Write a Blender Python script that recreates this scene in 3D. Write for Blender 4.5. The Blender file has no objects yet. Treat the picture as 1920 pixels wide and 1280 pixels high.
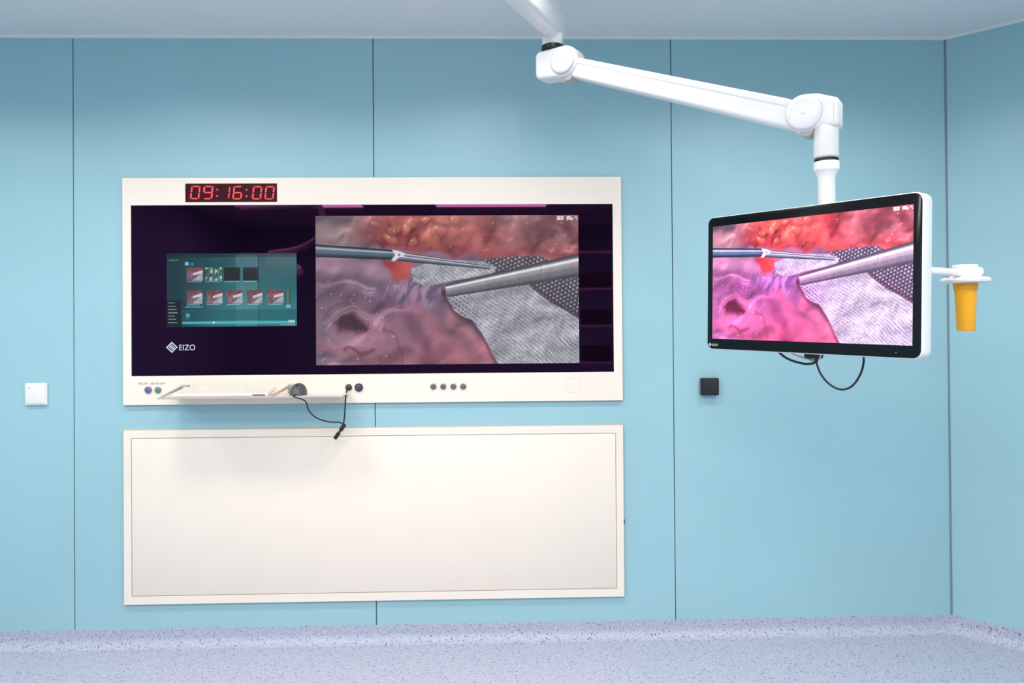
import bpy, bmesh, numpy as np, math
from math import *
from mathutils import Vector, Matrix

scene = bpy.context.scene
COL = scene.collection
scene.view_settings.view_transform = 'Standard'
try: scene.view_settings.look = 'None'
except Exception: pass

# ------------------------------------------------------------ materials
def lin(c):
    return tuple(((v/255)/12.92 if v/255 <= .04045 else ((v/255+.055)/1.055)**2.4) for v in c)
def mat(name, rgb, rough=.5, metal=0., spec=.5, coat=0., noise=0., nscale=8., emit=None, estr=1., bump=0., bscale=200.):
    m = bpy.data.materials.new(name); m.use_nodes = True
    nt = m.node_tree; b = nt.nodes['Principled BSDF']
    c = lin(rgb)
    b.inputs['Base Color'].default_value = (*c, 1)
    b.inputs['Roughness'].default_value = rough
    b.inputs['Metallic'].default_value = metal
    b.inputs['Specular IOR Level'].default_value = spec
    b.inputs['Coat Weight'].default_value = coat
    if noise or bump:
        tc = nt.nodes.new('ShaderNodeTexCoord')
    if noise:
        n = nt.nodes.new('ShaderNodeTexNoise'); n.inputs['Scale'].default_value = nscale; n.inputs['Detail'].default_value = 4
        r = nt.nodes.new('ShaderNodeValToRGB')
        r.color_ramp.elements[0].position = .3; r.color_ramp.elements[1].position = .7
        r.color_ramp.elements[0].color = (*[v*(1-noise) for v in c], 1)
        r.color_ramp.elements[1].color = (*[min(1, v*(1+noise)) for v in c], 1)
        nt.links.new(tc.outputs['Object'], n.inputs['Vector'])
        nt.links.new(n.outputs['Fac'], r.inputs['Fac'])
        nt.links.new(r.outputs['Color'], b.inputs['Base Color'])
    if bump:
        n2 = nt.nodes.new('ShaderNodeTexNoise'); n2.inputs['Scale'].default_value = bscale
        bp = nt.nodes.new('ShaderNodeBump'); bp.inputs['Strength'].default_value = bump; bp.inputs['Distance'].default_value = .001
        nt.links.new(tc.outputs['Object'], n2.inputs['Vector'])
        nt.links.new(n2.outputs['Fac'], bp.inputs['Height'])
        nt.links.new(bp.outputs['Normal'], b.inputs['Normal'])
    if emit:
        b.inputs['Emission Color'].default_value = (*lin(emit), 1)
        b.inputs['Emission Strength'].default_value = estr
        m.cycles.emission_sampling = 'NONE'
    return m

M_wall = mat('blue_laminate', (155,194,204), rough=.38, spec=.4, noise=.018, nscale=2.5, bump=.05, bscale=400)
M_seam = mat('seam_sealant', (118,134,142), rough=.7, noise=.05)
M_ceil = mat('ceiling_paint', (229,231,231), rough=.8, noise=.01, nscale=3)
M_cream = mat('cream_lacquer', (243,228,215), rough=.4, noise=.008, nscale=4)
M_creamd = mat('panel_gap', (206,184,156), rough=.8, noise=.05)
M_faint = mat('faint_engraving', (218,205,195), rough=.6, noise=.02)
M_white = mat('white_powder_coat', (233,230,230), rough=.32, coat=.15, noise=.006, nscale=10)
M_whiteg = mat('white_plastic', (234,230,226), rough=.35, noise=.01, nscale=20)
M_greyp = mat('grey_plastic', (178,171,168), rough=.5, noise=.02)
M_lseam = mat('joint_shadow_gap', (196,194,196), rough=.6, noise=.02)
M_black = mat('black_plastic', (14,14,16), rough=.4, noise=.1)
M_rubber = mat('black_rubber', (22,22,24), rough=.55, noise=.1)
M_dark = mat('dark_grey_plastic', (78,80,86), rough=.45, noise=.05)
M_chrome = mat('brushed_steel', (150,148,146), rough=.35, metal=.6, noise=.04, nscale=60)
M_socket = mat('grey_metal_button', (92,84,80), rough=.45, metal=.2, noise=.08, nscale=80)
M_bluep = mat('blue_connector', (96,92,170), rough=.4, noise=.05)
M_greenp = mat('green_connector', (70,140,130), rough=.4, noise=.05)
M_yellow = mat('yellow_plastic', (234,164,20), rough=.45, noise=.04, nscale=15)
M_ink = mat('ink', (70,70,80), rough=.6, noise=.02)
M_markw = mat('glowing_white_print', (180,180,195), rough=.5, noise=.01, emit=(200,200,214), estr=.25)  # white print with a weak glow added to lift its brightness
M_bezel = mat('bezel_glass', (6,5,9), rough=.12, spec=.35, noise=.05)
M_red = mat('led_red', (120,10,20), rough=.6, noise=.02, emit=(255,74,88), estr=1.15)
M_clock = mat('clock_window', (30,3,10), rough=.5, spec=.15, noise=.05, emit=(66,2,16), estr=.5)
M_purple = mat('reflective_panel_glass', (6,2,8), rough=.02, spec=.46, noise=.1, nscale=2)
M_purple.node_tree.nodes['Principled BSDF'].inputs['Specular Tint'].default_value = (.80,.20,.70,1)

def display_mat(name, strength, rough=.15):
    m = bpy.data.materials.new(name); m.use_nodes = True
    nt = m.node_tree; b = nt.nodes['Principled BSDF']
    a = nt.nodes.new('ShaderNodeAttribute'); a.attribute_name = 'Col'
    b.inputs['Base Color'].default_value = (.004,.004,.005,1)
    b.inputs['Roughness'].default_value = rough
    b.inputs['Specular IOR Level'].default_value = .3
    nt.links.new(a.outputs['Color'], b.inputs['Emission Color'])
    b.inputs['Emission Strength'].default_value = strength
    m.cycles.emission_sampling = 'NONE'
    return m
M_scrA = display_mat('console_picture', .90)
M_scrB = display_mat('monitor_picture', 1.0, .3)
M_scrC = display_mat('menu_picture', .88)

def floor_material():
    m = bpy.data.materials.new('speckled_vinyl'); m.use_nodes = True
    nt = m.node_tree; b = nt.nodes['Principled BSDF']
    b.inputs['Roughness'].default_value = .45; b.inputs['Specular IOR Level'].default_value = .35
    tc = nt.nodes.new('ShaderNodeTexCoord')
    def speck(scale, lo, hi, seed, det=1.5):
        mp = nt.nodes.new('ShaderNodeMapping'); mp.inputs['Location'].default_value = (seed, seed*.7, seed*.3)
        n = nt.nodes.new('ShaderNodeTexNoise'); n.inputs['Scale'].default_value = scale; n.inputs['Detail'].default_value = det
        r = nt.nodes.new('ShaderNodeValToRGB')
        r.color_ramp.elements[0].position = lo; r.color_ramp.elements[1].position = hi
        nt.links.new(tc.outputs['Object'], mp.inputs['Vector']); nt.links.new(mp.outputs['Vector'], n.inputs['Vector'])
        nt.links.new(n.outputs['Fac'], r.inputs['Fac'])
        return r.outputs['Color']
    def mix(fac, c1, c2):
        x = nt.nodes.new('ShaderNodeMix'); x.data_type = 'RGBA'
        nt.links.new(fac, x.inputs['Factor'])
        if isinstance(c1, tuple): x.inputs[6].default_value = (*lin(c1),1)
        else: nt.links.new(c1, x.inputs[6])
        x.inputs[7].default_value = (*lin(c2),1)
        return x.outputs[2]
    c = mix(speck(110,.4,.6,0), (172,174,192), (182,184,200))
    c = mix(speck(160,.57,.64,5), c, (154,157,182))
    c = mix(speck(180,.61,.68,11), c, (198,199,212))
    c = mix(speck(115,.665,.70,23,.5), c, (118,120,148))
    nt.links.new(c, b.inputs['Base Color'])
    return m
M_floor = floor_material()

# ------------------------------------------------------------ helpers
WORLD = {}
def empty(name, loc, label, cat, group=None, mw=None):
    o = bpy.data.objects.new(name, None); COL.objects.link(o)
    o.empty_display_size = .05
    o.matrix_world = mw if mw is not None else Matrix.Translation(loc)
    o['label'] = label; o['category'] = cat
    if group: o['group'] = group
    return o
def mk(name, bm, mats, parent=None, local=False, smooth=False, label=None):
    me = bpy.data.meshes.new(name)
    bmesh.ops.recalc_face_normals(bm, faces=bm.faces)
    if smooth:
        for f in bm.faces: f.smooth = True
        for e in bm.edges:
            if len(e.link_faces) == 2 and e.calc_face_angle(0) > radians(38): e.smooth = False
    bm.to_mesh(me); bm.free()
    for m in (mats if isinstance(mats, (list,tuple)) else [mats]): me.materials.append(m)
    o = bpy.data.objects.new(name, me); COL.objects.link(o)
    if parent is not None:
        o.parent = parent
        if not local:
            o.matrix_parent_inverse = WORLD[parent.name].inverted()
    WORLD[o.name] = Matrix.Identity(4) if not local else (WORLD[parent.name].copy() if parent is not None else Matrix.Identity(4))
    if label: o['label'] = label
    return o
def thing(name, loc, label, cat, group=None, mw=None):
    o = empty(name, loc, label, cat, group, mw)
    WORLD[o.name] = Matrix.Translation(loc) if mw is None else mw.copy()
    return o
def b_box(bm, x0,x1,y0,y1,z0,z1, bevel=0., seg=2, mi=0):
    r = bmesh.ops.create_cube(bm, size=1)
    vs = r['verts']
    for v in vs:
        v.co = Vector((x0 if v.co.x<0 else x1, y0 if v.co.y<0 else y1, z0 if v.co.z<0 else z1))
    fs = set(f for v in vs for f in v.link_faces)
    for f in fs: f.material_index = mi
    if bevel:
        es = list(set(e for v in vs for e in v.link_edges))
        bmesh.ops.bevel(bm, geom=es, offset=bevel, segments=seg, affect='EDGES', profile=.5)
def box(name, x0,x1,y0,y1,z0,z1, m, parent=None, bevel=0., seg=2, local=False, label=None):
    bm = bmesh.new(); b_box(bm,x0,x1,y0,y1,z0,z1,bevel,seg)
    return mk(name,bm,m,parent,local,smooth=bevel>0,label=label)
def rr_pts(x0,x1,z0,z1,r,seg=8):
    pts=[]
    for cx,cz,a0 in ((x1-r,z1-r,0),(x0+r,z1-r,90),(x0+r,z0+r,180),(x1-r,z0+r,270)):
        for k in range(seg+1):
            a=radians(a0+90*k/seg); pts.append((cx+r*cos(a),cz+r*sin(a)))
    return pts
def b_prism(bm, pts, fn, t0, t1, bevel=0., seg=3, mi=0):
    n=len(pts)
    if bevel:
        def inset(d):
            out=[]
            for i in range(n):
                p0=Vector(pts[i-1]);p1=Vector(pts[i]);p2=Vector(pts[(i+1)%n])
                d1=(p1-p0); d2=(p2-p1)
                if d1.length<1e-9: d1=d2
                if d2.length<1e-9: d2=d1
                n1=Vector((-d1.y,d1.x)).normalized(); n2=Vector((-d2.y,d2.x)).normalized()
                nn=(n1+n2); nn=nn/max(.3,nn.length_squared/2)/1 if nn.length>1e-6 else n1
                q=p1+nn*d*SG; out.append((q.x,q.y))
            return out
        area=sum(pts[i-1][0]*pts[i][1]-pts[i][0]*pts[i-1][1] for i in range(n))
        SG=1 if area>0 else -1
        rings=[]
        for k in range(seg+1):
            a=pi/2*k/seg
            rings.append((inset(bevel*(1-sin(a))), t0+bevel*(1-cos(a))))
        for k in range(seg+1):
            a=pi/2*(1-k/seg)
            rings.append((inset(bevel*(1-sin(a))), t1-bevel*(1-cos(a))))
    else: rings=[(pts,t0),(pts,t1)]
    vr=[[bm.verts.new(fn(p[0],p[1],t)) for p in ps] for ps,t in rings]
    for k in range(len(vr)-1):
        for i in range(n):
            f=bm.faces.new((vr[k][i-1],vr[k][i],vr[k+1][i],vr[k+1][i-1])); f.material_index=mi
    f=bm.faces.new(vr[0]); f.material_index=mi
    f=bm.faces.new(vr[-1][::-1]); f.material_index=mi
def prism(name, pts, fn, t0, t1, m, parent=None, bevel=0., local=False, label=None, smooth=True, seg=3):
    bm=bmesh.new(); b_prism(bm,pts,fn,t0,t1,bevel,seg)
    return mk(name,bm,m,parent,local,smooth=smooth,label=label)
def frontal(a,b,t): return Vector((a,t,b))
def ring(name, ox0,ox1,oz0,oz1, ix0,ix1,iz0,iz1, y0,y1, m, parent, bevel=.002, local=False):
    bm=bmesh.new()
    O=[(ox0,oz0),(ox1,oz0),(ox1,oz1),(ox0,oz1)]; I=[(ix0,iz0),(ix1,iz0),(ix1,iz1),(ix0,iz1)]
    L=[]
    for y in (y0,y1):
        L.append(([bm.verts.new((a,y,b)) for a,b in O],[bm.verts.new((a,y,b)) for a,b in I]))
    for i in range(4):
        j=(i+1)%4
        for (o,n) in L: bm.faces.new((o[i],o[j],n[j],n[i]))
        bm.faces.new((L[0][0][i],L[0][0][j],L[1][0][j],L[1][0][i]))
        bm.faces.new((L[0][1][i],L[0][1][j],L[1][1][j],L[1][1][i]))
    if bevel:
        es=[e for e in bm.edges if len(e.link_faces)==2 and e.calc_face_angle(0)>1]
        bmesh.ops.bevel(bm,geom=es,offset=bevel,segments=2,affect='EDGES')
    return mk(name,bm,m,parent,local,smooth=False)
def b_lathe(bm, prof, p, axis, seg=40, mi=0):
    ax=Vector(axis).normalized()
    t=Vector((0,0,1)) if abs(ax.z)<.9 else Vector((1,0,0))
    u=ax.cross(t).normalized(); w=ax.cross(u)
    rows=[]
    for r,h in prof:
        if r<1e-6: rows.append([bm.verts.new(Vector(p)+ax*h)])
        else: rows.append([bm.verts.new(Vector(p)+ax*h+(u*cos(2*pi*k/seg)+w*sin(2*pi*k/seg))*r) for k in range(seg)])
    for a,b in zip(rows[:-1],rows[1:]):
        for k in range(seg):
            j=(k+1)%seg
            if len(a)==1 and len(b)==1: continue
            if len(a)==1: f=bm.faces.new((a[0],b[k],b[j]))
            elif len(b)==1: f=bm.faces.new((a[k],b[0],a[j]))
            else: f=bm.faces.new((a[k],b[k],b[j],a[j]))
            f.material_index=mi
def lathe(name, prof, p, axis, m, parent=None, seg=40, local=False, label=None):
    bm=bmesh.new(); b_lathe(bm,prof,p,axis,seg)
    return mk(name,bm,m,parent,local,smooth=True,label=label)
def rod(r,h,b=.002):
    return [(0,0),(r-b,0),(r-b*.3,b*.3),(r,b),(r,h-b),(r-b*.3,h-b*.3),(r-b,h),(0,h)]
def catmull(P, n=10):
    P=[Vector(p) for p in P]; Q=[P[0]*2-P[1]]+P+[P[-1]*2-P[-2]]; out=[]
    for i in range(1,len(Q)-2):
        for k in range(n):
            t=k/n; a,b,c,d=Q[i-1:i+3]
            out.append(.5*((2*b)+(c-a)*t+(2*a-5*b+4*c-d)*t*t+(3*b-3*c+d-a)*t**3))
    out.append(P[-1]); return out
def tube(name, P, r, m, parent=None, local=False, seg=10, label=None, n=10):
    pts=catmull(P,n); bm=bmesh.new(); rows=[]
    prev=None
    for i,p in enumerate(pts):
        t=(pts[min(i+1,len(pts)-1)]-pts[max(i-1,0)]).normalized()
        if prev is None: u=t.cross(Vector((.3,.9,.2))).normalized()
        else: u=(prev-t*prev.dot(t)).normalized()
        prev=u; w=t.cross(u)
        rows.append([bm.verts.new(p+(u*cos(2*pi*k/seg)+w*sin(2*pi*k/seg))*r) for k in range(seg)])
    for a,b in zip(rows[:-1],rows[1:]):
        for k in range(seg): bm.faces.new((a[k],a[(k+1)%seg],b[(k+1)%seg],b[k]))
    bm.faces.new(rows[0]); bm.faces.new(rows[-1][::-1])
    return mk(name,bm,m,parent,local,smooth=True,label=label)
def loft(name, secs, up, m, parent=None, local=False, label=None, seg=6):
    bm=bmesh.new(); rows=[]
    for p,d,w,h,r in secs:
        d=Vector(d).normalized(); s=d.cross(Vector(up)).normalized(); u=s.cross(d)
        rows.append([bm.verts.new(Vector(p)+s*a+u*b) for a,b in rr_pts(-w/2,w/2,-h/2,h/2,r,seg)])
    n=len(rows[0])
    for a,b in zip(rows[:-1],rows[1:]):
        for k in range(n): bm.faces.new((a[k],a[(k+1)%n],b[(k+1)%n],b[k]))
    bm.faces.new(rows[0]); bm.faces.new(rows[-1][::-1])
    return mk(name,bm,m,parent,local,smooth=True,label=label)
def text(name, body, size, m, parent, matrix, local=False, sx=1., extrude=.0004, spacing=1., align='LEFT'):
    cu_=bpy.data.curves.new(name+'_crv','FONT'); cu_.body=body; cu_.size=size; cu_.extrude=extrude
    cu_.space_character=spacing; cu_.align_x=align
    to=bpy.data.objects.new(name+'_tmp',cu_); COL.objects.link(to)
    bpy.context.view_layer.update()
    me=bpy.data.meshes.new_from_object(to)
    bpy.data.objects.remove(to)
    me.transform(matrix@Matrix.Diagonal((sx,1,1,1)))
    me.materials.clear(); me.materials.append(m)
    me.name=name
    o=bpy.data.objects.new(name,me); COL.objects.link(o); o.parent=parent
    if not local: o.matrix_parent_inverse=WORLD[parent.name].inverted()
    return o

# ------------------------------------------------------------ room shell
ZF=-.08; ZC=2.70; XL=-3.27; XR=2.1377; S=sqrt(.5)
def struct(o): o['kind']='structure'; return o
bm=bmesh.new()
b_box(bm,XL-.1,XR+.12,.016,.12,ZF,ZC+.1,mi=1)
seams=[XL,-1.90124,-.53941,.83985,XR]
for a,b in zip(seams[:-1],seams[1:]):
    b_box(bm,a+(.0022 if a!=XL else 0),b-(.0022),0,.02,ZF,ZC+.02,mi=0)
struct(mk('wall_front',bm,[M_wall,M_seam]))
LA=1.36
def ang(a,b,t):
    return Vector((XR+a*S+t*S,-a*S+t*S,b))
bm=bmesh.new()
b_prism(bm,[(.003,ZF),(LA+.05,ZF),(LA+.05,ZC+.02),(.003,ZC+.02)],ang,0,.1)
struct(mk('wall_right',bm,[M_wall]))
XR2=XR+LA*S; YR2=-LA*S
YB=-6.6
struct(box('wall_right_rear',XR2,XR2+.1,YB,YR2+.0,ZF,ZC+.02,M_wall))
struct(box('wall_left',XL-.1,XL,YB,.0,ZF,ZC+.02,M_wall))
struct(box('wall_back',XL-.1,XR2+.1,YB-.1,YB,ZF,ZC+.02,M_wall))
struct(box('floor',XL-.1,XR2+.1,YB-.1,.1,ZF-.1,ZF,M_floor))
struct(box('ceiling',XL-.1,XR2+.1,YB-.1,.1,ZC,ZC+.1,M_ceil))
def cove(name,p0,p1,nrm):
    prof=[(.0045,.0),(.0045,-.035)]+[(.0045+.044*(1-cos(radians(x))),-.035-.044*sin(radians(x))) for x in range(10,91,10)]+[(.0485,ZF),(0,ZF),(0,0)]
    bm=bmesh.new(); n=Vector(nrm)
    R=[[bm.verts.new(Vector(p)+n*a+Vector((0,0,b))) for a,b in prof] for p in (p0,p1)]
    k=len(prof)
    for i in range(k): bm.faces.new((R[0][i-1],R[0][i],R[1][i],R[1][i-1]))
    bm.faces.new(R[0]);bm.faces.new(R[1][::-1])
    struct(mk(name,bm,M_floor,smooth=True))
cove('baseboard_front',(XL,0,0),(XR,0,0),(0,-1,0))
cove('baseboard_right',(XR,0,0),(XR2,YR2,0),(-S,-S,0))
struct(box('trim_1',XL,XR,-.012,0,ZC-.010,ZC,M_ceil))
bm=bmesh.new(); b_prism(bm,[(0,ZC-.010),(LA,ZC-.010),(LA,ZC),(0,ZC)],ang,-.012,0); struct(mk('trim_2',bm,M_ceil))
bm=bmesh.new(); b_lathe(bm,rod(.0045,ZC,.001),(XR-.001,-.001,0),(0,0,1),12); struct(mk('trim_3',bm,M_seam))

# ------------------------------------------------------------ console sheet coordinates
K=.002446
def cu(x,y,d=0.):
    xp=x-(y-337)*.007; yp=y+(x-234)*.0075
    X=-1.6727+(xp-234)*K; Z=2.048-(yp-337)*K
    k=(3.5-d)/3.5
    return X*k, 1.356+(Z-1.356)*k
CX0,CX1,CZ0,CZ1=-1.6727,.5996,1.018,2.0478
T=.018
con=thing('display_console',((CX0+CX1)/2,0,CZ0),'cream wall-mounted display console with black glass, clock and surgical video','display console')
gx0,gz1=-1.6355,1.9235; gx1,gz0=.5600,1.1490
kx0,kz1=cu(350,347); kx1,kz0=cu(519,380)
ring('console_frame',CX0,CX1,CZ0,CZ1,gx0,gx1,gz0,gz1,-T,0.,M_cream,con,.0025)
ring('edge_seal',CX0-.003,CX1+.003,CZ0-.003,CZ1+.003,CX0+.001,CX1-.001,CZ0+.001,CZ1-.001,-.006,0.,M_creamd,con,0)
box('glass_panel',gx0+.001,gx1-.001,-T+.003,-.002,gz0+.001,gz1-.001,M_purple,con,label='black glass cover with purple sheen')

rng=np.random.RandomState(7); TAB=rng.rand(256,256)
def vn(X,Y,seed=0):
    X=X+seed*17.31; Y=Y+seed*9.77
    xi=np.floor(X).astype(int); yi=np.floor(Y).astype(int); fx=X-xi; fy=Y-yi
    fx=fx*fx*fx*(fx*(fx*6-15)+10); fy=fy*fy*fy*(fy*(fy*6-15)+10)
    g=lambda i,j: TAB[(yi+j)%256,(xi+i)%256]
    return (g(0,0)*(1-fx)+g(1,0)*fx)*(1-fy)+(g(0,1)*(1-fx)+g(1,1)*fx)*fy
def fbm(X,Y,s,seed=0,o=4,gain=.5):
    r=0;a=.5;t=0
    for k in range(o):
        c_,s_=cos(.6*k),sin(.6*k)
        r=r+a*vn((X*c_-Y*s_)/s,(X*s_+Y*c_)/s,seed+k*3); t+=a; a*=gain; s=s/2.03
    return r/t
def ss(a,b,x):
    t=np.clip((x-a)/(b-a),0,1); return t*t*(3-2*t)
def psdf(X,Y,P):
    d=np.full(X.shape,1e9); ins=np.zeros(X.shape,bool); n=len(P)
    for i in range(n):
        ax,ay=P[i-1];bx,by=P[i]
        ex,ey=bx-ax,by-ay; wx,wy=X-ax,Y-ay
        t=np.clip((wx*ex+wy*ey)/(ex*ex+ey*ey+1e-9),0,1)
        d=np.minimum(d,np.hypot(wx-ex*t,wy-ey*t))
        c=((ay>Y)!=(by>Y))
        with np.errstate(divide='ignore',invalid='ignore'):
            xc=(bx-ax)*(Y-ay)/((by-ay) if by!=ay else 1e-9)+ax
        ins^=(c&(X<xc))
    return np.where(ins,-d,d)
def surgical(nx,ny,vivid):
    gx=np.linspace(590,1084,nx); gy=np.linspace(404,681,ny)
    X,Y=np.meshgrid(gx,gy)
    img=np.zeros((ny,nx,3))
    wx=X+(fbm(X,Y,70,1,2)-.5)*60; wy=Y+(fbm(X,Y,70,2,2)-.5)*60
    wxs=X+(fbm(X,Y,30,71,2)-.5)*22; wys=Y+(fbm(X,Y,30,72,2)-.5)*22
    def put(mask,col):
        nonlocal img
        col=np.asarray(col,float)
        if col.ndim==1: col=col[None,None,:]
        img=img*(1-mask[...,None])+col*mask[...,None]
    def mixc(t,a,b): return np.array(a,float)*(1-t[...,None])+np.array(b,float)*t[...,None]
    def stroke(pts,w,col,al,soft=1.,wp=1.):
        d=np.full(X.shape,1e9)
        px=X+(wxs-X)*wp; py=Y+(wys-Y)*wp
        for (x0,y0),(x1,y1) in zip(pts[:-1],pts[1:]):
            t=np.clip(((px-x0)*(x1-x0)+(py-y0)*(y1-y0))/((x1-x0)**2+(y1-y0)**2),0,1)
            d=np.minimum(d,np.hypot(px-(x0+t*(x1-x0)),py-(y0+t*(y1-y0))))
        put(ss(w,w*(1-soft),d)*al,col)
    def relief(h,k):
        gyy,gxx=np.gradient(h,gy[1]-gy[0],gx[1]-gx[0]); return np.clip(.5-(gxx*.35+gyy*.75)*k,0,1)
    n1=fbm(wx,wy,90,5,2,.45); n2=fbm(wx,wy,40,9,2,.45)
    shd=relief(fbm(wx,wy*1.25,74,90,2,.42)*54,.60)
    shf=relief(fbm(wxs*.8+wys*.5,wys*1.2-wxs*.4,20,93,2,.5)*7,.55)
    img=mixc(ss(.3,.7,n1),(122,92,112),(152,110,128)).copy()
    put(ss(700,590,X)*ss(480,560,Y)*.5,(124,106,122))
    put(ss(590,690,Y)*.5*ss(640,800,X),(168,92,104))
    for pts,w,c,al in (
        ([(590,500),(640,494),(700,506),(760,535),(800,565)],26,(182,148,168),.5),
        ([(590,548),(640,544),(690,556),(730,590)],18,(88,60,80),.5),
        ([(600,528),(650,524),(700,540)],6,(212,182,198),.4),
        ([(596,640),(640,655),(690,668),(740,676)],20,(162,98,112),.5),
        ([(735,570),(770,610),(800,655),(810,681)],20,(104,58,78),.45),
        ([(770,575),(810,608),(850,650),(870,681)],24,(188,116,128),.5),
        ([(840,590),(870,615),(905,660)],16,(204,132,138),.5)):
        stroke(pts,w,c,al)
    img=img*(.72+.48*shd+.12*shf)[...,None]
    put(ss(.84,1.,shd)*.2,(228,194,206))
    put(ss(.80,.98,shd)*ss(.66,.9,shf)*.5,(250,230,234))
    m=ss(1,.2,np.hypot((wxs-770)/105,(wys-545)/48))
    put(m*.42,(112,96,128))
    st=fbm(X*1.0+wy*.45,Y*.26-X*.26,8,21,3); put(m*ss(.5,.64,st)*.5,(72,64,96)); put(m*ss(.44,.32,st)*.45,(178,150,174))
    d=psdf(wxs,wys,[(628,596),(645,588),(672,592),(690,606),(684,618),(660,622),(636,616)])
    put(ss(12,-6,d)*.6,(96,50,64)); put(ss(1,-9,d)*.7,(54,24,38))
    stroke([(606,612),(622,586),(656,574),(694,582),(716,606)],7,(192,140,156),.45)
    stroke([(612,604),(630,592),(660,582),(690,590)],3,(228,196,204),.3)
    stroke([(618,636),(650,646),(688,642),(712,622)],7,(196,136,146),.4)
    stroke([(640,654),(668,660),(700,652)],6,(80,40,54),.5)
    stroke([(600,590),(612,572),(640,562)],5,(94,58,76),.4)
    stroke([(720,610),(742,640),(748,675)],5,(98,54,70),.35)
    sp=fbm(X,Y,6,64,2); put(ss(.82,.92,sp)*.5*ss(480,560,Y)*ss(840,700,X),(244,222,230))
    # upper tissue: soft lobes
    top=psdf(wxs,Y+(n2-.5)*26,[(585,395),(1090,395),(1090,500),(940,490),(860,476),(760,470),(700,458),(585,455)])
    sh2=relief(fbm(wxs,wys,30,131,2,.45)*22,.60); shg=relief((1-np.abs(2*fbm(wx,wy,34,35,2,.4)-1))*10,.5)
    t1=fbm(wx,wy,50,31,2,.5)
    warm=ss(1,.15,np.hypot((X-790)/125,(Y-430)/46))
    cc=mixc(ss(.3,.7,t1),(136,60,68),(180,98,98))
    k=(warm*ss(.38,.6,fbm(wxs,wys,26,39,2)))[...,None]*.66; cc=cc*(1-k)+np.array((208,132,104))*k
    cc=cc*(.60+.52*sh2+.22*shg)[...,None]
    k=(ss(.80,1.,sh2)*.4)[...,None]; cc=cc*(1-k)+np.array((246,210,196))*k
    put(ss(5,-5,top),cc)
    for (x,y,rx_,ry_) in ((724,446,15,11),(752,427,10,13),(826,432,11,15),(798,416,13,8),(776,452,12,8),(852,414,9,9),(700,424,10,8)):
        q=np.hypot((wxs-x)/rx_,(wys-y)/ry_); put(ss(1.1,.4,q)*.5,mixc(ss(-1,1,(wys-y)/ry_),(228,158,124),(190,100,82)))
        put(ss(.25,0,np.abs(q-1.05))*.25,(112,44,50)); put(ss(.3,.05,np.hypot((wxs-x)/rx_+.3,(wys-y)/ry_+.4))*.5,(252,224,206))
    put(ss(735,640,X+(Y-404)*.3)*ss(476,450,Y)*.85,mixc(ss(.3,.7,t1),(96,86,94),(138,122,126))*(.76+.46*sh2)[...,None])
    put(ss(880,990,X)*ss(500,440,Y)*.75,mixc(ss(.3,.7,t1),(106,68,76),(148,108,114))*(.76+.42*sh2)[...,None])
    put(ss(6,-5,psdf(wxs,wys,[(718,488),(770,490),(770,508),(752,524),(732,520)])),mixc(ss(.3,.7,t1),(158,50,60),(194,84,84))*(.7+.5*shd)[...,None])
    # dark open-weave sheet behind
    hx=X*1.0+Y*.18; hy=Y*1.0-X*.12
    dots=(np.sin(hx*2*pi/7)+np.sin((hx*.5+hy*.87)*2*pi/7)+np.sin((hx*.5-hy*.87)*2*pi/7))/3
    dk=mixc(ss(-.2,.7,dots),(74,68,78),(164,158,170))*(.75+.45*fbm(X,Y,22,77,3))[...,None]
    put(ss(2,-2,psdf(X,Y,[(905,487),(950,481),(1010,480),(1050,500),(1092,520),(1092,606),(1050,590),(1000,545),(930,520)])),dk)
    # pale dense knit: ribs along the drape, fine perforations, broken highlights
    dr=fbm(X,Y,80,80,2)*30
    U=X*.80+Y*.60+dr; V=-X*.60+Y*.80+dr*.4
    rib=np.sin(V*2*pi/6.2+np.sin(U*2*pi/7.0)*1.2)
    perf=np.sin(U*2*pi/7.0)*np.cos(V*2*pi/6.2)
    glit=fbm(U,V*1.5,5,83,2)
    sh3=relief(fbm(wx*.9+wy*.5,wy*.9-wx*.5,50,97,2)*40,.5)
    val=.80+.10*rib+.22*(glit-.5)-.26*ss(.4,.85,perf)
    pal=np.array((216,214,226))*np.clip(val*(.80+.42*sh3),.2,1.16)[...,None]
    small=psdf(X+(n2-.5)*6,Y,[(768,503),(795,493),(850,487),(905,490),(926,502),(920,514),(845,526),(800,536),(772,527)])
    put(ss(1.5,-1.5,small),pal*.98)
    bigP=[(832,556),(868,535),(930,512),(985,530),(1040,572),(1092,604),(1092,690),(938,690),(915,648),(880,600),(848,582)]
    big=psdf(X+(n1-.5)*10,Y+(n2-.5)*8,bigP)
    put(ss(7,0,np.abs(big-3))*ss(-1,2,big)*.5,(76,40,54))
    put(ss(1.5,-1.5,big),pal)
    put(ss(1.5,-1.5,big)*ss(.1,.7,dots)*ss(905,850,X)*.75,(76,70,82))
    put(ss(14,2,np.abs((Y-567)+(X-850)*.20))*ss(1,-1,big)*.3,(100,96,108))
    def tool(x0,y0,r0,x1,y1,r1,dark,mid,hi,hpos=-.35,hw=.2,h2=None):
        L=hypot(x1-x0,y1-y0); tx,ty=(x1-x0)/L,(y1-y0)/L
        s=((X-x0)*tx+(Y-y0)*ty)/L; v=(-(X-x0)*ty+(Y-y0)*tx)*(1 if tx>0 else -1)
        r=r0+(r1-r0)*np.clip(s,0,1)
        q=v/r
        rd=np.sqrt(np.clip(1-q*q,0,1))*r/L*.35
        m=ss(1.06,.94,np.abs(q))*ss(-.01,.0,s)*ss(1.+2/L,1.-2/L,s+(r/L*.35-rd))
        c=mixc(ss(.1,1,np.abs(q)),mid,dark); h=np.exp(-((q-hpos)/hw)**2)
        c=c*(1-h[...,None])+np.array(hi,float)*h[...,None]
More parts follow.
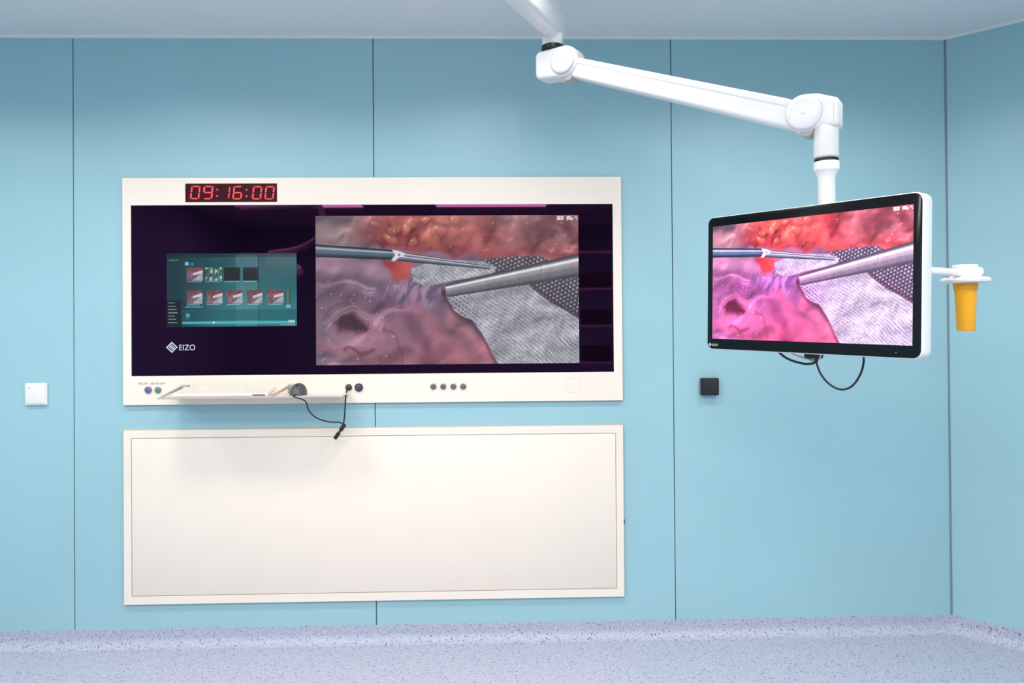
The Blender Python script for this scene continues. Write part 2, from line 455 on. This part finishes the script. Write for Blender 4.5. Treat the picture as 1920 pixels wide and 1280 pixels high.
        if h2:
            h=np.exp(-((q-h2[0])/h2[1])**2)*h2[3]; c=c*(1-h[...,None])+np.array(h2[2],float)*h[...,None]
        c=c*(.92+.14*fbm(X,Y*.4,14,50)[...,None])
        put(m,c)
    tool(580,468,12,736,477,9,(32,36,48),(90,106,124),(176,192,208),-.45)
    tool(744,482,6.5,918,502,3,(50,50,62),(116,120,136),(224,228,238),-.4)
    tool(760,477,3.5,850,489,2,(70,64,76),(160,156,168),(226,226,234),-.2)
    put(ss(1.5,-1.5,psdf(X+(wxs-X)*.4,Y+(wys-Y)*.4,[(732,466),(748,470),(762,476),(748,481),(738,489),(732,486),(739,477)])),(228,218,226))
    put(ss(3,1,np.hypot(X-746,Y-477)),(120,84,96))
    tool(1110,493,22,832,545,12,(74,70,78),(160,154,160),(250,248,250),-.48,.17,(.30,.22,(108,102,110),.65))
    put(ss(1.2,.4,np.abs((X-1012)+(Y-508)*.2))*ss(1.,-1.,np.abs((Y-508)+(X-1012)*.195)-16)*.45,(100,94,102))
    for k in range(11):
        x=880+k*18; y=541.5-k*3.6
        put(ss(1.9,1.,np.hypot((X-x)/1.5,Y-y))*.35,(76,70,78))
    put(ss(10.5,7,np.hypot((X-829)/.5,(Y-545.8)))*.7,(54,48,56))
    put(ss(4,1,np.hypot((X-829)/.6,(Y-541.5)))*.5,(180,170,180))
    sp=fbm(X,Y,5,60,2)
    put(ss(.86,.94,sp)*ss(480,460,Y)*.5,(250,236,228))
    for (x,y,w,h) in ((1047,409,3,3),(1050,412,6,1.5),(1054,408,3,2),(1066,409,4,3.5),(1072,411,2,2),(1080,408,1.5,1.5),(1082,412,1.2,1.2)):
        put(((np.abs(X-x)<w)&(np.abs(Y-y)<h)).astype(float)*.9,(230,228,232))
    img=np.clip(img,0,255)
    if vivid:
        g=img/255
        lum=g.mean(2,keepdims=True)
        g=lum+(g-lum)*1.30
        g=np.clip((g-.04)*1.46,0,1.2)
        g=g*np.array((1.06,.95,1.06))
        tl=(ss(480,560,Y)*ss(960,820,X))[...,None]
        g=g*(1-tl)+tl*(g*np.array((1.07,.90,1.04))+np.array((.03,.0,.03)))
        img=np.clip(g,0,1)*255
    else:
        hz=ss(720,590,X)*.10
        img=img*(1-hz[...,None])+hz[...,None]*np.array((100,94,112))  # washed-out reflection haze painted over the left of the console picture
    return img
def menu(nx,ny):
    gx=np.linspace(315,556,nx); gy=np.linspace(477,612,ny); X,Y=np.meshgrid(gx,gy)
    img=np.zeros((ny,nx,3))
    t=ss(315,430,X)[...,None]; b=ss(480,600,Y)[...,None]
    img=np.array((22,46,54))*(1-t)+t*(np.array((40,88,98))*(1-b)+np.array((56,122,130))*b)
    img=img*(.86+.28*fbm(X,Y,50,3)[...,None])
    def rect(x0,y0,x1,y1,c,al=1.):
        nonlocal img
        m=((X>=x0)&(X<=x1)&(Y>=y0)&(Y<=y1))[...,None]*al
        img=img*(1-m)+np.array(c,float)*m
    rect(315,477,556,484,(12,30,36),.6)
    rect(443,480,484,611,(130,176,182),.25); rect(484,477,486,611,(10,20,30),.3)  # vertical glare band on the glass, painted into the menu colours
    rect(500,480,556,500,(90,110,110),.25)
    rect(315,563,342,612,(10,14,22),.85); rect(343,580,556,600,(30,90,98),.5)
    for x in range(320,338,3): rect(x,488.5,x+1.8,490,(180,200,205),.8)
    for k in range(7): rect(318,567+k*6,319.5+10+(k*37%7),568.2+k*6,(190,205,210),.75)
    rect(349,493,356,499,(120,210,225),.9); rect(360,494,365,499,(60,150,160),.9)
    def thumb(x,y,w,h,kind,sd):
        nonlocal img
        m=((X>=x)&(X<=x+w)&(Y>=y)&(Y<=y+h))[...,None]
        n=fbm(X,Y,7,sd)[...,None]
        u=((X-x)/w)[...,None]; v=((Y-y)/h)[...,None]
        if kind=='p':
            c=np.array((78,52,66))*(1-n)+n*np.array((180,136,150))
            c=np.where(v<.22+.1*n,np.array((96,52,54))*(1-n)+n*np.array((150,92,84)),c)
            c=np.where((u+v>1.25+.2*n)&(v>.45),np.array((176,180,192))*(.75+.4*n),c)
            c=np.where(np.abs(v-.66+u*.35)<.06*(1+u)*(u>.4),np.array((206,202,210)),c)
        elif kind=='g': c=np.array((20,46,44))*(1-n)+n*np.array((140,180,172)); c=np.where(((np.floor(X/3)%3)==0)[...,None]&(n>.5),np.array((210,220,220)),c)
        else: c=np.array((26,28,34))+n*12
        img=np.where(m,c,img)
        for q in range(x+1,x+w-4,4): rect(q,y+h+1.5,q+2.6,y+h+2.8,(200,220,225),.8)
    thumb(352,503,30,24,'p',5);thumb(386,503,31,24,'g',8);thumb(421,503,30,24,'d',9);thumb(456,503,29,24,'d',10)
    for i,x in enumerate((352,389,426,463,501)): thumb(x,545,29 if i<4 else 30,24,'p',20+i*5)
    rect(535,545,546,570,(60,90,80),.7); rect(538,545,541,570,(150,150,120),.5)
    rect(536,572,545,578,(120,200,210),.8)
    for k in range(8): rect(350+k*4,573.5,352.8+k*4,576.5,(70,180,200),.8)
    rect(351,587,357,594,(110,190,200),.8); rect(350,592,356,598,(40,140,150),.6)
    rect(344,602,552,606.5,(84,196,206),.85); rect(400,602,404,606,(230,240,240),.8)
    rect(540,600,552,605,(190,225,228),.8)
    for k in range(6): rect(524+k*5,608,527+k*5,609.5,(210,225,225),.8)
    rect(315,477,316,612,(10,20,24)); rect(315,611,556,612,(10,20,24))
    return np.clip(img*1.0,0,255)
def paint_display(name,img,w,h,m,parent,matrix,local=False,label=None):
    ny,nx=img.shape[:2]
    me=bpy.data.meshes.new(name)
    gx=np.linspace(-w/2,w/2,nx); gz=np.linspace(h/2,-h/2,ny)
    A,B=np.meshgrid(gx,gz)
    co=np.stack([A,np.zeros_like(A),B],-1).reshape(-1,3).astype(np.float32)
    idx=np.arange(nx*ny).reshape(ny,nx)
    F=np.stack([idx[1:,:-1],idx[1:,1:],idx[:-1,1:],idx[:-1,:-1]],-1).reshape(-1,4)
    nf=len(F)
    me.vertices.add(len(co)); me.vertices.foreach_set('co',co.ravel())
    me.loops.add(nf*4); me.loops.foreach_set('vertex_index',F.ravel().astype(np.int32))
    me.polygons.add(nf); me.polygons.foreach_set('loop_start',(np.arange(nf)*4).astype(np.int32))
    try: me.polygons.foreach_set('loop_total',np.full(nf,4,np.int32))
    except Exception: pass
    me.update(calc_edges=True)
    v=img.reshape(-1,3)/255.; l=np.where(v<=.04045,v/12.92,((v+.055)/1.055)**2.4)
    at=me.color_attributes.new('Col','FLOAT_COLOR','POINT')
    at.data.foreach_set('color',np.concatenate([l,np.ones((len(l),1))],1).astype(np.float32).ravel())
    me.transform(matrix); me.materials.append(m)
    o=bpy.data.objects.new(name,me); COL.objects.link(o); o.parent=parent
    if not local: o.matrix_parent_inverse=WORLD[parent.name].inverted()
    if label: o['label']=label
    return o
imgA=surgical(720,404,False)
sx0,sz1=cu(590,406); sx1,sz0=cu(1084,681)
paint_display('surgery_screen',imgA,sx1-sx0,sz1-sz0,M_scrA,con,Matrix.Translation(((sx0+sx1)/2,-T+.0015,(sz0+sz1)/2)),label='lit screen with endoscopic surgery picture')
mx0,mz1=cu(315,477); mx1,mz0=cu(556,612)
paint_display('menu_screen',menu(420,236),mx1-mx0,mz1-mz0,M_scrC,con,Matrix.Translation(((mx0+mx1)/2,-T+.0015,(mz0+mz1)/2)),label='lit screen with teal menu and thumbnails')
box('clock_display',kx0,kx1,-T-.002,-T+.004,kz0,kz1,M_clock,con,label='dark red digital clock window')
clk=bpy.data.objects['clock_display']
SEG={'0':'abcdef','1':'bc','6':'acdefg','9':'abcdfg'}
def digit(ch,xa,xb,yt=351,yb=376):
    bm=bmesh.new()
    def P(u,v):
        x=xa+(xb-xa)*u+(1-v)*2.6-1.3; y=yt+(yb-yt)*v
        a,b=cu(x,y); return a,b
    w=.16; h=.09
    S_={'a':[(.12,0),(.88,0),(.76,h),(.24,h)],'d':[(.12,1),(.88,1),(.76,1-h),(.24,1-h)],
       'g':[(.1,.5),(.22,.5-h/2),(.78,.5-h/2),(.9,.5),(.78,.5+h/2),(.22,.5+h/2)],
       'f':[(0,.05),(w,.12),(w,.44),(.04,.485),(0,.46)],'b':[(1,.05),(1-w,.12),(1-w,.44),(.96,.485),(1,.46)],
       'e':[(0,.95),(w,.88),(w,.56),(.04,.515),(0,.54)],'c':[(1,.95),(1-w,.88),(1-w,.56),(.96,.515),(1,.54)]}
    for s in SEG[ch]:
        b_prism(bm,[P(u,v) for u,v in S_[s]],frontal,-T-.004,-T-.0015)
    mk('clock_digit',bm,M_red,clk)
for ch,a,b in (('0',360,377),('9',383,401),('1',419,432),('6',438,455),('0',474,491),('0',497,514)): digit(ch,a,b)
for x in (409,463):
    for y in (358,370):
        a,b=cu(x,y); lathe('colon_dot',rod(.004,.003,.0005),(a,-T-.0045,b),(0,1,0),M_red,clk,16)
lx,lz=cu(325.5,651)
bm=bmesh.new(); R_=.0255
def dq(u0,u1,v0,v1):
    f=lambda u,v:(lx+(u-v)*R_, lz+(u+v-1)*R_)
    b_prism(bm,[f(u0,v0),f(u1,v0),f(u1,v1),f(u0,v1)],frontal,-T+.0008,-T+.0028)
dq(0,1,0,.12); dq(0,1,.88,1)
dq(0,.12,.12,.88); dq(.88,1,.12,.88)
dq(.24,.76,.22,.34); dq(.24,.76,.44,.56); dq(.24,.76,.66,.78)
mk('logo_emblem',bm,M_markw,con,label='white diamond emblem')
tx,tz=cu(338,656.5)
text('logo_lettering','EIZO',.036,M_markw,con,Matrix.Translation((tx,-T+.0022,tz))@Matrix.Rotation(pi/2,4,'X'),sx=.95)
tx,tz=cu(265,720)
text('socket_caption','PS/2_INT  USB-INT-OUT',.0115,M_ink,con,Matrix.Translation((tx,-T-.0003,tz))@Matrix.Rotation(pi/2,4,'X'),extrude=.0002)
def knob(name,x,y,r,m1,m2,dep=.006,label=None):
    a,b=cu(x,y,T); bm=bmesh.new()
    b_lathe(bm,rod(r,dep,.0015),(a,-T-dep,b),(0,1,0),32,0)
    b_lathe(bm,rod(r*.72,.002,.0008),(a,-T-dep-.0015,b),(0,1,0),24,1)
    b_lathe(bm,rod(r*.25,.0015,.0005),(a,-T-dep-.0028,b),(0,1,0),16,0)
    mk(name,bm,[m1,m2],con,smooth=True,label=label)
knob('socket',280,730.5,.0165,M_chrome,M_bluep,label='blue round data socket')
knob('socket',298,730.5,.0150,M_chrome,M_greenp,label='green round data socket')
knob('socket',651,726.5,.0150,M_rubber,M_dark,label='small black round socket')
knob('socket',670,726.5,.0185,M_rubber,M_dark,.008,label='black round socket cover')
for x in (809.5,828,847,865.5): knob('push_button',x,725,.0142,M_chrome,M_socket,label='round metal push button')
ax0,az1=cu(1058.5,709); ax1,az0=cu(1086,736)
ring('reader_outline',ax0,ax1,az0,az1,ax0+.0018,ax1-.0018,az0+.0018,az1-.0018,-T-.0005,-T+.001,M_faint,con,0)
FY=-.22
sh=prism('keyboard_shelf',rr_pts(-1.43,-.655,FY,-T,.012,5),lambda a,b,t:Vector((a,b,t)),1.061,1.067,M_cream,con,bevel=.0015,label='cream metal keyboard shelf')
for xa,xb in ((-1.426,-1.395),(-.955,-.912)):
    bm=bmesh.new()
    # slim folded bracket: bar rising from the front corner to the rear hinge
    P=[(xa,FY+.012,1.067),(xa+.010,FY+.012,1.067),(xa,FY+.012,1.071),(xa+.010,FY+.012,1.071),
       (xb-.008,-.03,1.096),(xb+.004,-.03,1.096),(xb-.008,-.03,1.108),(xb+.004,-.03,1.108)]
    v=[bm.verts.new(p) for p in P]
    for f in ((0,1,3,2),(4,6,7,5),(0,2,6,4),(1,5,7,3),(2,3,7,6),(0,4,5,1)): bm.faces.new([v[i] for i in f])
    b_box(bm,xb-.012,xb+.022,-.05,-T,1.067,1.108,.003)
    mk('side_bracket',bm,M_greyp,sh)
prism('front_lip',[(-1.43,1.0615),(-.66,1.0615),(-.66,1.0685),(-1.43,1.0685)],lambda a,b,t:Vector((a,FY+t,b)),-.004,.006,M_greyp,sh,bevel=.0015)

kb=thing('computer_keyboard',(-1.18,-.13,1.067),'white computer keyboard lying on the cream console shelf','keyboard')
def kf(a,b,t):
    return Vector((a,-.185+b,1.0685+t+b*.17))
prism('keyboard_body',rr_pts(-1.385,-.972,0,.13,.01,5),kf,0,.008,M_cream,kb,bevel=.002)
bm=bmesh.new()
for r in range(6):
    for c in range(20):
        w=.0172
        xa=-1.379+c*.0201
        b_prism(bm,[(xa,.008+r*.020),(xa+w,.008+r*.020),(xa+w,.0255+r*.020),(xa,.0255+r*.020)],kf,.0075,.0110)
o=mk('key_set',bm,M_whiteg,kb,label='white square keys'); o['kind']='stuff'
box('status_strip',-1.04,-.985,-.1855,-.182,1.070,1.0755,M_dark,kb)
ms=thing('computer_mouse',(-.853,-.14,1.067),'dark grey computer mouse on the console shelf','mouse')
bm=bmesh.new(); bmesh.ops.create_uvsphere(bm,u_segments=32,v_segments=18,radius=1)
for v in bm.verts:
    x,y,z=v.co
    z=max(z,-.15); w=.037*(1-.12*y*y); v.co=Vector((-.853+x*w,-.14+y*.055,1.0675+.006+(z*.045 if z>0 else z*.04)+(.006*y if z>0 else 0)))
mk('mouse_shell',bm,M_dark,ms,smooth=True)
lathe('scroll_wheel',rod(.009,.006,.001),(-.856,-.165,1.106),(1,0,0),M_rubber,ms,20)
def c3(x,y,d): a,b=cu(x,y,d); return (a,-d,b)
cb=thing('connector_cable',c3(640,795,.08),'black cables hanging from shelf to dangling connector plug','cable')
tube('mouse_lead',[(-.85,-.20,1.074),(-.849,-.232,1.068),c3(570,752,.24),c3(577,770,.2),c3(592,784,.15),c3(615,791,.1),c3(634,792,.08),c3(642,797,.07)],.0028,M_rubber,cb)
tube('socket_lead',[c3(651,727,.028),c3(647,734,.05),c3(645,750,.055),c3(644,770,.06),c3(642,790,.06),c3(639,797,.07)],.0032,M_rubber,cb)
p0=Vector(c3(644,795,.07)); p1=Vector(c3(625,823,.075)); L=(p1-p0).length
lathe('connector_plug',[(0,0),(.006,0),(.009,.004),(.009,L*.42),(.005,L*.46),(.005,L*.55),(.0085,L*.6),(.0085,L*.96),(.006,L),(0,L)],p0,p1-p0,M_rubber,cb,20)

# ------------------------------------------------------------ lower access panel
PZ0,PZ1=.1155,.9018
pn=thing('access_panel',((CX0+CX1)/2,0,PZ0),'large blank cream metal access panel with framed door','panel')
dx0,dx1,dz0,dz1=-1.637,.5645,.1545,.8655
ring('panel_frame',CX0,CX1,PZ0,PZ1,dx0-.0025,dx1+.0025,dz0-.0025,dz1+.0025,-.016,0,M_cream,pn,.002)
ring('edge_seal',CX0-.003,CX1+.003,PZ0-.003,PZ1+.003,CX0+.001,CX1-.001,PZ0+.001,PZ1-.001,-.005,0.,M_creamd,pn,0)
box('gap_backing',dx0-.01,dx1+.01,-.010,-.001,dz0-.01,dz1+.01,M_creamd,pn)
box('panel_door',dx0+.0004,dx1-.0004,-.0155,-.004,dz0+.0004,dz1-.0004,M_cream,pn,bevel=.0012)
box('latch',CX1,CX1+.007,-.01,0,.448,.466,M_dark,pn,bevel=.001)

# ------------------------------------------------------------ wall plates
sw=thing('light_switch',(-2.066,0,1.021),'white square wall switch with small indicator','switch')
prism('switch_frame',rr_pts(-2.115,-2.017,1.021,1.121,.004,4),frontal,-.012,0,M_whiteg,sw,bevel=.002)
prism('rocker',rr_pts(-2.108,-2.024,1.028,1.114,.003,4),frontal,-.016,-.011,M_whiteg,sw,bevel=.002)
box('indicator_mark',-2.098,-2.088,-.0165,-.0155,1.099,1.101,M_dark,sw)
bs=thing('wall_sensor_box',(1.0,0,1.037),'small square black box fixed to blue wall','wall box')
prism('sensor_housing',rr_pts(.963,1.043,1.037,1.117,.003,4),frontal,-.032,0,M_black,bs,bevel=.003)
prism('sensor_face',rr_pts(.969,1.037,1.043,1.111,.002,4),frontal,-.0335,-.030,M_rubber,bs,bevel=.0008)

# ------------------------------------------------------------ monitor arm
am=thing('monitor_support_arm',(-.15,-1.37,ZC),'white jointed ceiling-mounted arm carrying a medical monitor','support arm')
A=Vector((.298,-.60,2.368)); B=Vector((1.013,-1.10,2.029))
dh=Vector((B.x-A.x,B.y-A.y,0)).normalized(); nh=Vector((0,0,1)).cross(dh).normalized()
if nh.y>0: nh=-nh
def plane_at(O): return lambda a,b,t: O+dh*a+Vector((0,0,b))+nh*t
def arc(cx,cz,r,a0,a1,n=18): return [(cx+r*cos(radians(a0+(a1-a0)*k/n)),cz+r*sin(radians(a0+(a1-a0)*k/n))) for k in range(n+1)]
prof=arc(0,0,.061,-95,90)+[(-.05,.060)]+arc(-.102,.036,.023,90,180,8)+arc(-.102,-.028,.023,180,270,8)+[(-.05,-.055)]
prism('elbow_housing',prof,plane_at(A),-.042,.042,M_white,am,bevel=.016,seg=5)
prof=arc(0,0,.060,90,290)+[(.03,-.052)]+arc(.09,-.042,.012,270,360,5)+arc(.085,.02,.018,0,50,5)+[(.04,.056)]
prism('head_housing',prof,plane_at(B),-.042,.042,M_white,am,bevel=.014,seg=5)
for O,r in ((A,.050),(B,.055)):
    lathe('joint_seam',rod(r+.0012,.004,.0005),O+nh*.0395,nh,M_lseam,am,48)
    lathe('joint_cap',[(0,0),(r-.001,0),(r,.004),(r-.001,.008),(r-.006,.012),(r-.016,.0145),(0,.016)],O+nh*.040,nh,M_white,am,48)
    lathe('cap_plug',rod(.009,.002,.0008),O+nh*.0555,nh,M_white,am,24)
d=(B-A).normalized(); dn=Vector((0,0,-.012))
loft('spring_arm',[(A+d*.03+dn,d,.056,.072,.012),(A+d*.09+dn,d,.060,.076,.013),(A+d*.5+dn,d,.062,.082,.014),(B-d*.10+dn,d,.064,.090,.014),(B-d*.03+dn,d,.064,.088,.014)],(0,0,1),M_white,am)
loft('arm_cover',[(A+d*.060+Vector((0,0,.014)),d,.066,.026,.010),(B-d*.055+Vector((0,0,.020)),d,.070,.03,.010)],(0,0,1),M_white,am)
lathe('joint_pin',rod(.024,.06,.004),A+dh*.012+Vector((0,0,-.052))-nh*.03,nh,M_greyp,am,24)
lathe('joint_pin',rod(.022,.06,.004),B+dh*.005+Vector((0,0,-.052))-nh*.03,nh,M_greyp,am,24)
E=A-dh*.066
lathe('pivot_ring',rod(.044,.022,.003),(E.x,E.y,A.z+.059),(0,0,1),M_black,am)
lathe('elbow_post',[(0,0),(.038,0),(.041,.004),(.041,.045),(.0375,.05),(.0375,.16),(.034,.165),(0,.165)],(E.x,E.y,A.z+.080),(0,0,1),M_white,am)
dv=Vector((-.437,-.899,0)).normalized()
zx=2.535
CP=Vector((E.x,E.y,zx))+dv*.92
loft('extension_arm',[(Vector((E.x,E.y,zx))-dv*.045,dv,.06,.09,.02),(Vector((E.x,E.y,zx))-dv*.035,dv,.078,.112,.025),(CP,dv,.085,.118,.025)],(0,0,1),M_white,am)
lathe('ceiling_column',[(0,0),(.05,0),(.055,.005),(.055,ZC-zx+.06-.03),(.11,ZC-zx+.06-.028),(.115,ZC-zx+.06),(0,ZC-zx+.06)],(CP.x,CP.y,zx-.06),(0,0,1),M_white,am)
PX,PY=1.059,-1.136
z=B.z
lathe('swivel_post',[(0,.0),(.0375,.0),(.0375,-.095),(.036,-.098),(0,-.098)],(PX,PY,z-.045),(0,0,1),M_white,am)
lathe('swivel_ring',rod(.0365,.006,.001),(PX,PY,z-.143-.005),(0,0,1),M_greyp,am)
lathe('swivel_ring',rod(.0365,.008,.002),(PX,PY,z-.158),(0,0,1),M_black,am)
lathe('drop_tube',[(0,0),(.026,0),(.026,.30),(.0275,.318),(.034,.332),(.0385,.337),(.0385,.362),(.037,.364),(0,.364)],(PX,PY,z-.158-.364),(0,0,1),M_white,am)

# ------------------------------------------------------------ monitor
cx,cy,cz=.9425,-1.216,1.4945
rx=Vector((.565,-.825,0)).normalized(); by=Vector((.825,.565,0)).normalized()
Rm=Matrix((( rx.x,by.x,0,0),(rx.y,by.y,0,0),(0,0,1,0),(0,0,0,1)))
MW=Matrix.Translation((cx,cy,cz))@Rm@Matrix.Rotation(radians(1.2),4,'Y')
mo=thing('medical_monitor',(cx,cy,cz),'white widescreen medical monitor showing endoscopic surgery picture','monitor',mw=MW)
W2,H2=.36,.225
prism('monitor_housing',rr_pts(-W2,W2,-H2,H2,.024,8),frontal,.002,.054,M_white,mo,bevel=.006,local=True)
prism('bezel',rr_pts(-W2+.003,W2-.003,-H2+.003,H2-.003,.022,8),frontal,-.001,.006,M_bezel,mo,bevel=.001,local=True,label='glossy black screen bezel')
imgB=surgical(720,404,True)
paint_display('screen',imgB,.672,.380,M_scrB,mo,Matrix.Translation((.0,-.0018,.002)),local=True,label='lit screen with vivid pink surgery picture')
prism('rear_cover',rr_pts(-.2,.2,-.14,.14,.03,6),frontal,.05,.075,M_white,mo,bevel=.01,local=True)
box('mount_block',-.05,.05,.074,.108,-.05,.05,M_white,mo,bevel=.008,local=True)
bm=bmesh.new()
def dq2(c,w): b_prism(bm,[(c[0]-w,c[1]),(c[0],c[1]-w),(c[0]+w,c[1]),(c[0],c[1]+w)],frontal,-.0022,-.0008)
for dx_,dz_ in ((0,.0035),(0,-.0035),(-.0035,0),(.0035,0)): dq2((-.345+dx_,-.2085+dz_),.0028)
mk('emblem',bm,M_markw,mo,local=True)
text('maker_lettering','EIZO',.011,M_markw,mo,Matrix.Translation((-.336,-.0018,-.2125))@Matrix.Rotation(pi/2,4,'X'),local=True)
lathe('power_light',rod(.0012,.001,.0003),(.292,-.002,-.209),(0,1,0),M_greyp,mo,12,local=True)
tube('signal_cable',[(-.15,.06,-.20),(-.12,.1,-.245),(-.06,.11,-.262),(-.015,.10,-.255),(.0,.09,-.235),(.0,.08,-.2)],.004,M_rubber,mo,local=True)
tube('signal_cable',[(-.14,.07,-.19),(-.10,.1,-.228),(-.05,.11,-.245),(-.01,.10,-.248),(.01,.09,-.23),(.01,.08,-.19)],.0035,M_greyp,mo,local=True)
tube('power_cable',[(-.02,.10,-.21),(-.012,.1,-.25),(.005,.1,-.29),(.035,.1,-.32),(.072,.1,-.333),(.105,.1,-.322),(.13,.1,-.29),(.143,.1,-.25),(.142,.1,-.2)],.0032,M_rubber,mo,local=True)
prism('cable_clamp',rr_pts(-.045,.005,-.243,-.215,.006,4),frontal,.085,.115,M_rubber,mo,bevel=.003,local=True)

# ------------------------------------------------------------ sterile handle in its holder
HX,HY=1.365,-1.35
hd=thing('sterile_handle_holder',(HX,HY,1.34),'white holder with disc and tapered yellow plastic handle beside monitor','handle holder')
st=MW@Vector((.34,.066,.0)); st.z=1.503
ax=(Vector((HX,HY,1.503))-st)
lathe('holder_rod',rod(.011,ax.length+.03,.004),st,ax,M_white,hd,24)
lathe('holder_disc',[(0,0),(.055,0),(.063,.003),(.065,.008),(.062,.014),(.05,.017),(0,.017)],(HX,HY,1.474),(0,0,1),M_white,hd)
lathe('holder_cap',[(0,0),(.040,0),(.040,.012),(.034,.018),(.034,.034),(.03,.037),(0,.037)],(HX,HY,1.49),(0,0,1),M_white,hd)
lathe('lock_knob',rod(.012,.045,.004),(HX,HY,1.507),(1,-.2,0),M_white,hd,24)
prof=[(0,0),(.0215,0),(.0235,.003),(.0285,.118),(.031,.120),(.032,.137),(0,.137)]
lathe('yellow_handle',prof,(HX,HY,1.337),(0,0,1),M_yellow,hd,32,label='tapered yellow plastic handle sleeve')

# ------------------------------------------------------------ rest of the theatre, seen only mirrored in the console glass
sl=thing('surgical_light',(-2.15,-3.1,ZC),'white ceiling-mounted round surgical light on jointed arms','surgical light')
lathe('ceiling_tube',[(0,0),(.05,0),(.05,-.3),(0,-.3)],(-2.15,-3.1,ZC),(0,0,1),M_white,sl,24)
loft('upper_arm',[(Vector((-2.15,-3.1,2.42)),Vector((1,.25,0)),.08,.09,.02),(Vector((-1.45,-2.92,2.42)),Vector((1,.25,0)),.07,.08,.02)],(0,0,1),M_white,sl)
tube('yoke',[(-1.45,-2.92,2.42),(-1.40,-2.92,2.2),(-1.60,-3.0,2.05),(-1.9,-3.05,2.0)],.025,M_white,sl)
lathe('lamp_head',[(0,.05),(.12,.05),(.27,.02),(.30,-.02),(.29,-.05),(.05,-.06),(0,-.06)],(-1.9,-3.05,1.92),(.25,.2,1),M_white,sl,40)
bo=thing('equipment_boom',(1.25,-4.9,ZC),'grey ceiling-mounted equipment boom with device shelves','equipment boom')
box('boom_column',1.35,1.55,-5.0,-4.8,.9,ZC,M_greyp,bo,bevel=.02)
for zz in (.95,1.35,1.75,2.15):
    box('device_shelf',.95,1.35,-5.1,-4.7,zz,zz+.03,M_white,bo,bevel=.005)
for zz in (.98,1.38,1.78):
    box('device',1.0,1.3,-5.05,-4.75,zz,zz+.17,M_dark,bo,bevel=.01)

# ------------------------------------------------------------ lights (recessed louvred ceiling luminaires)
def area(x,y,sx_,sy_,pw,col=(1,.957,.91),spread=180):
    l=bpy.data.lights.new('luminaire','AREA'); l.shape='RECTANGLE'; l.size=sx_; l.size_y=sy_; l.energy=pw; l.color=col; l.spread=radians(spread)
    o=bpy.data.objects.new('ceiling_luminaire',l); o.location=(x,y,ZC-.01); COL.objects.link(o)
    return o
for x in (-2.75,-1.38,-.03,1.35):
    area(x,-1.05,.55,.3,12.5,spread=150)
for x in (-2.0,0,2.0):
    area(x,-2.9,1.2,.6,37,spread=172)
    area(x,-4.6,1.2,.6,37)
w=bpy.data.worlds.new('world'); scene.world=w; w.use_nodes=True
w.node_tree.nodes['Background'].inputs['Color'].default_value=(.6,.7,.8,1); w.node_tree.nodes['Background'].inputs['Strength'].default_value=.2

# ------------------------------------------------------------ camera
yaw,pit,rol=.02631,.00699,-.00749
f=Vector((sin(yaw)*cos(pit),cos(yaw)*cos(pit),sin(pit))); r0=Vector((cos(yaw),-sin(yaw),0)); u0=r0.cross(f)
r=r0*cos(rol)+u0*sin(rol); u=-r0*sin(rol)+u0*cos(rol)
cd=bpy.data.cameras.new('camera'); cd.sensor_width=36; cd.lens=1422.304/1920*36; cd.shift_y=-36.07/1920
co=bpy.data.objects.new('camera',cd); COL.objects.link(co)
co.matrix_world=Matrix(((r.x,u.x,-f.x,0),(r.y,u.y,-f.y,-3.50087),(r.z,u.z,-f.z,1.35634),(0,0,0,1)))
scene.camera=co
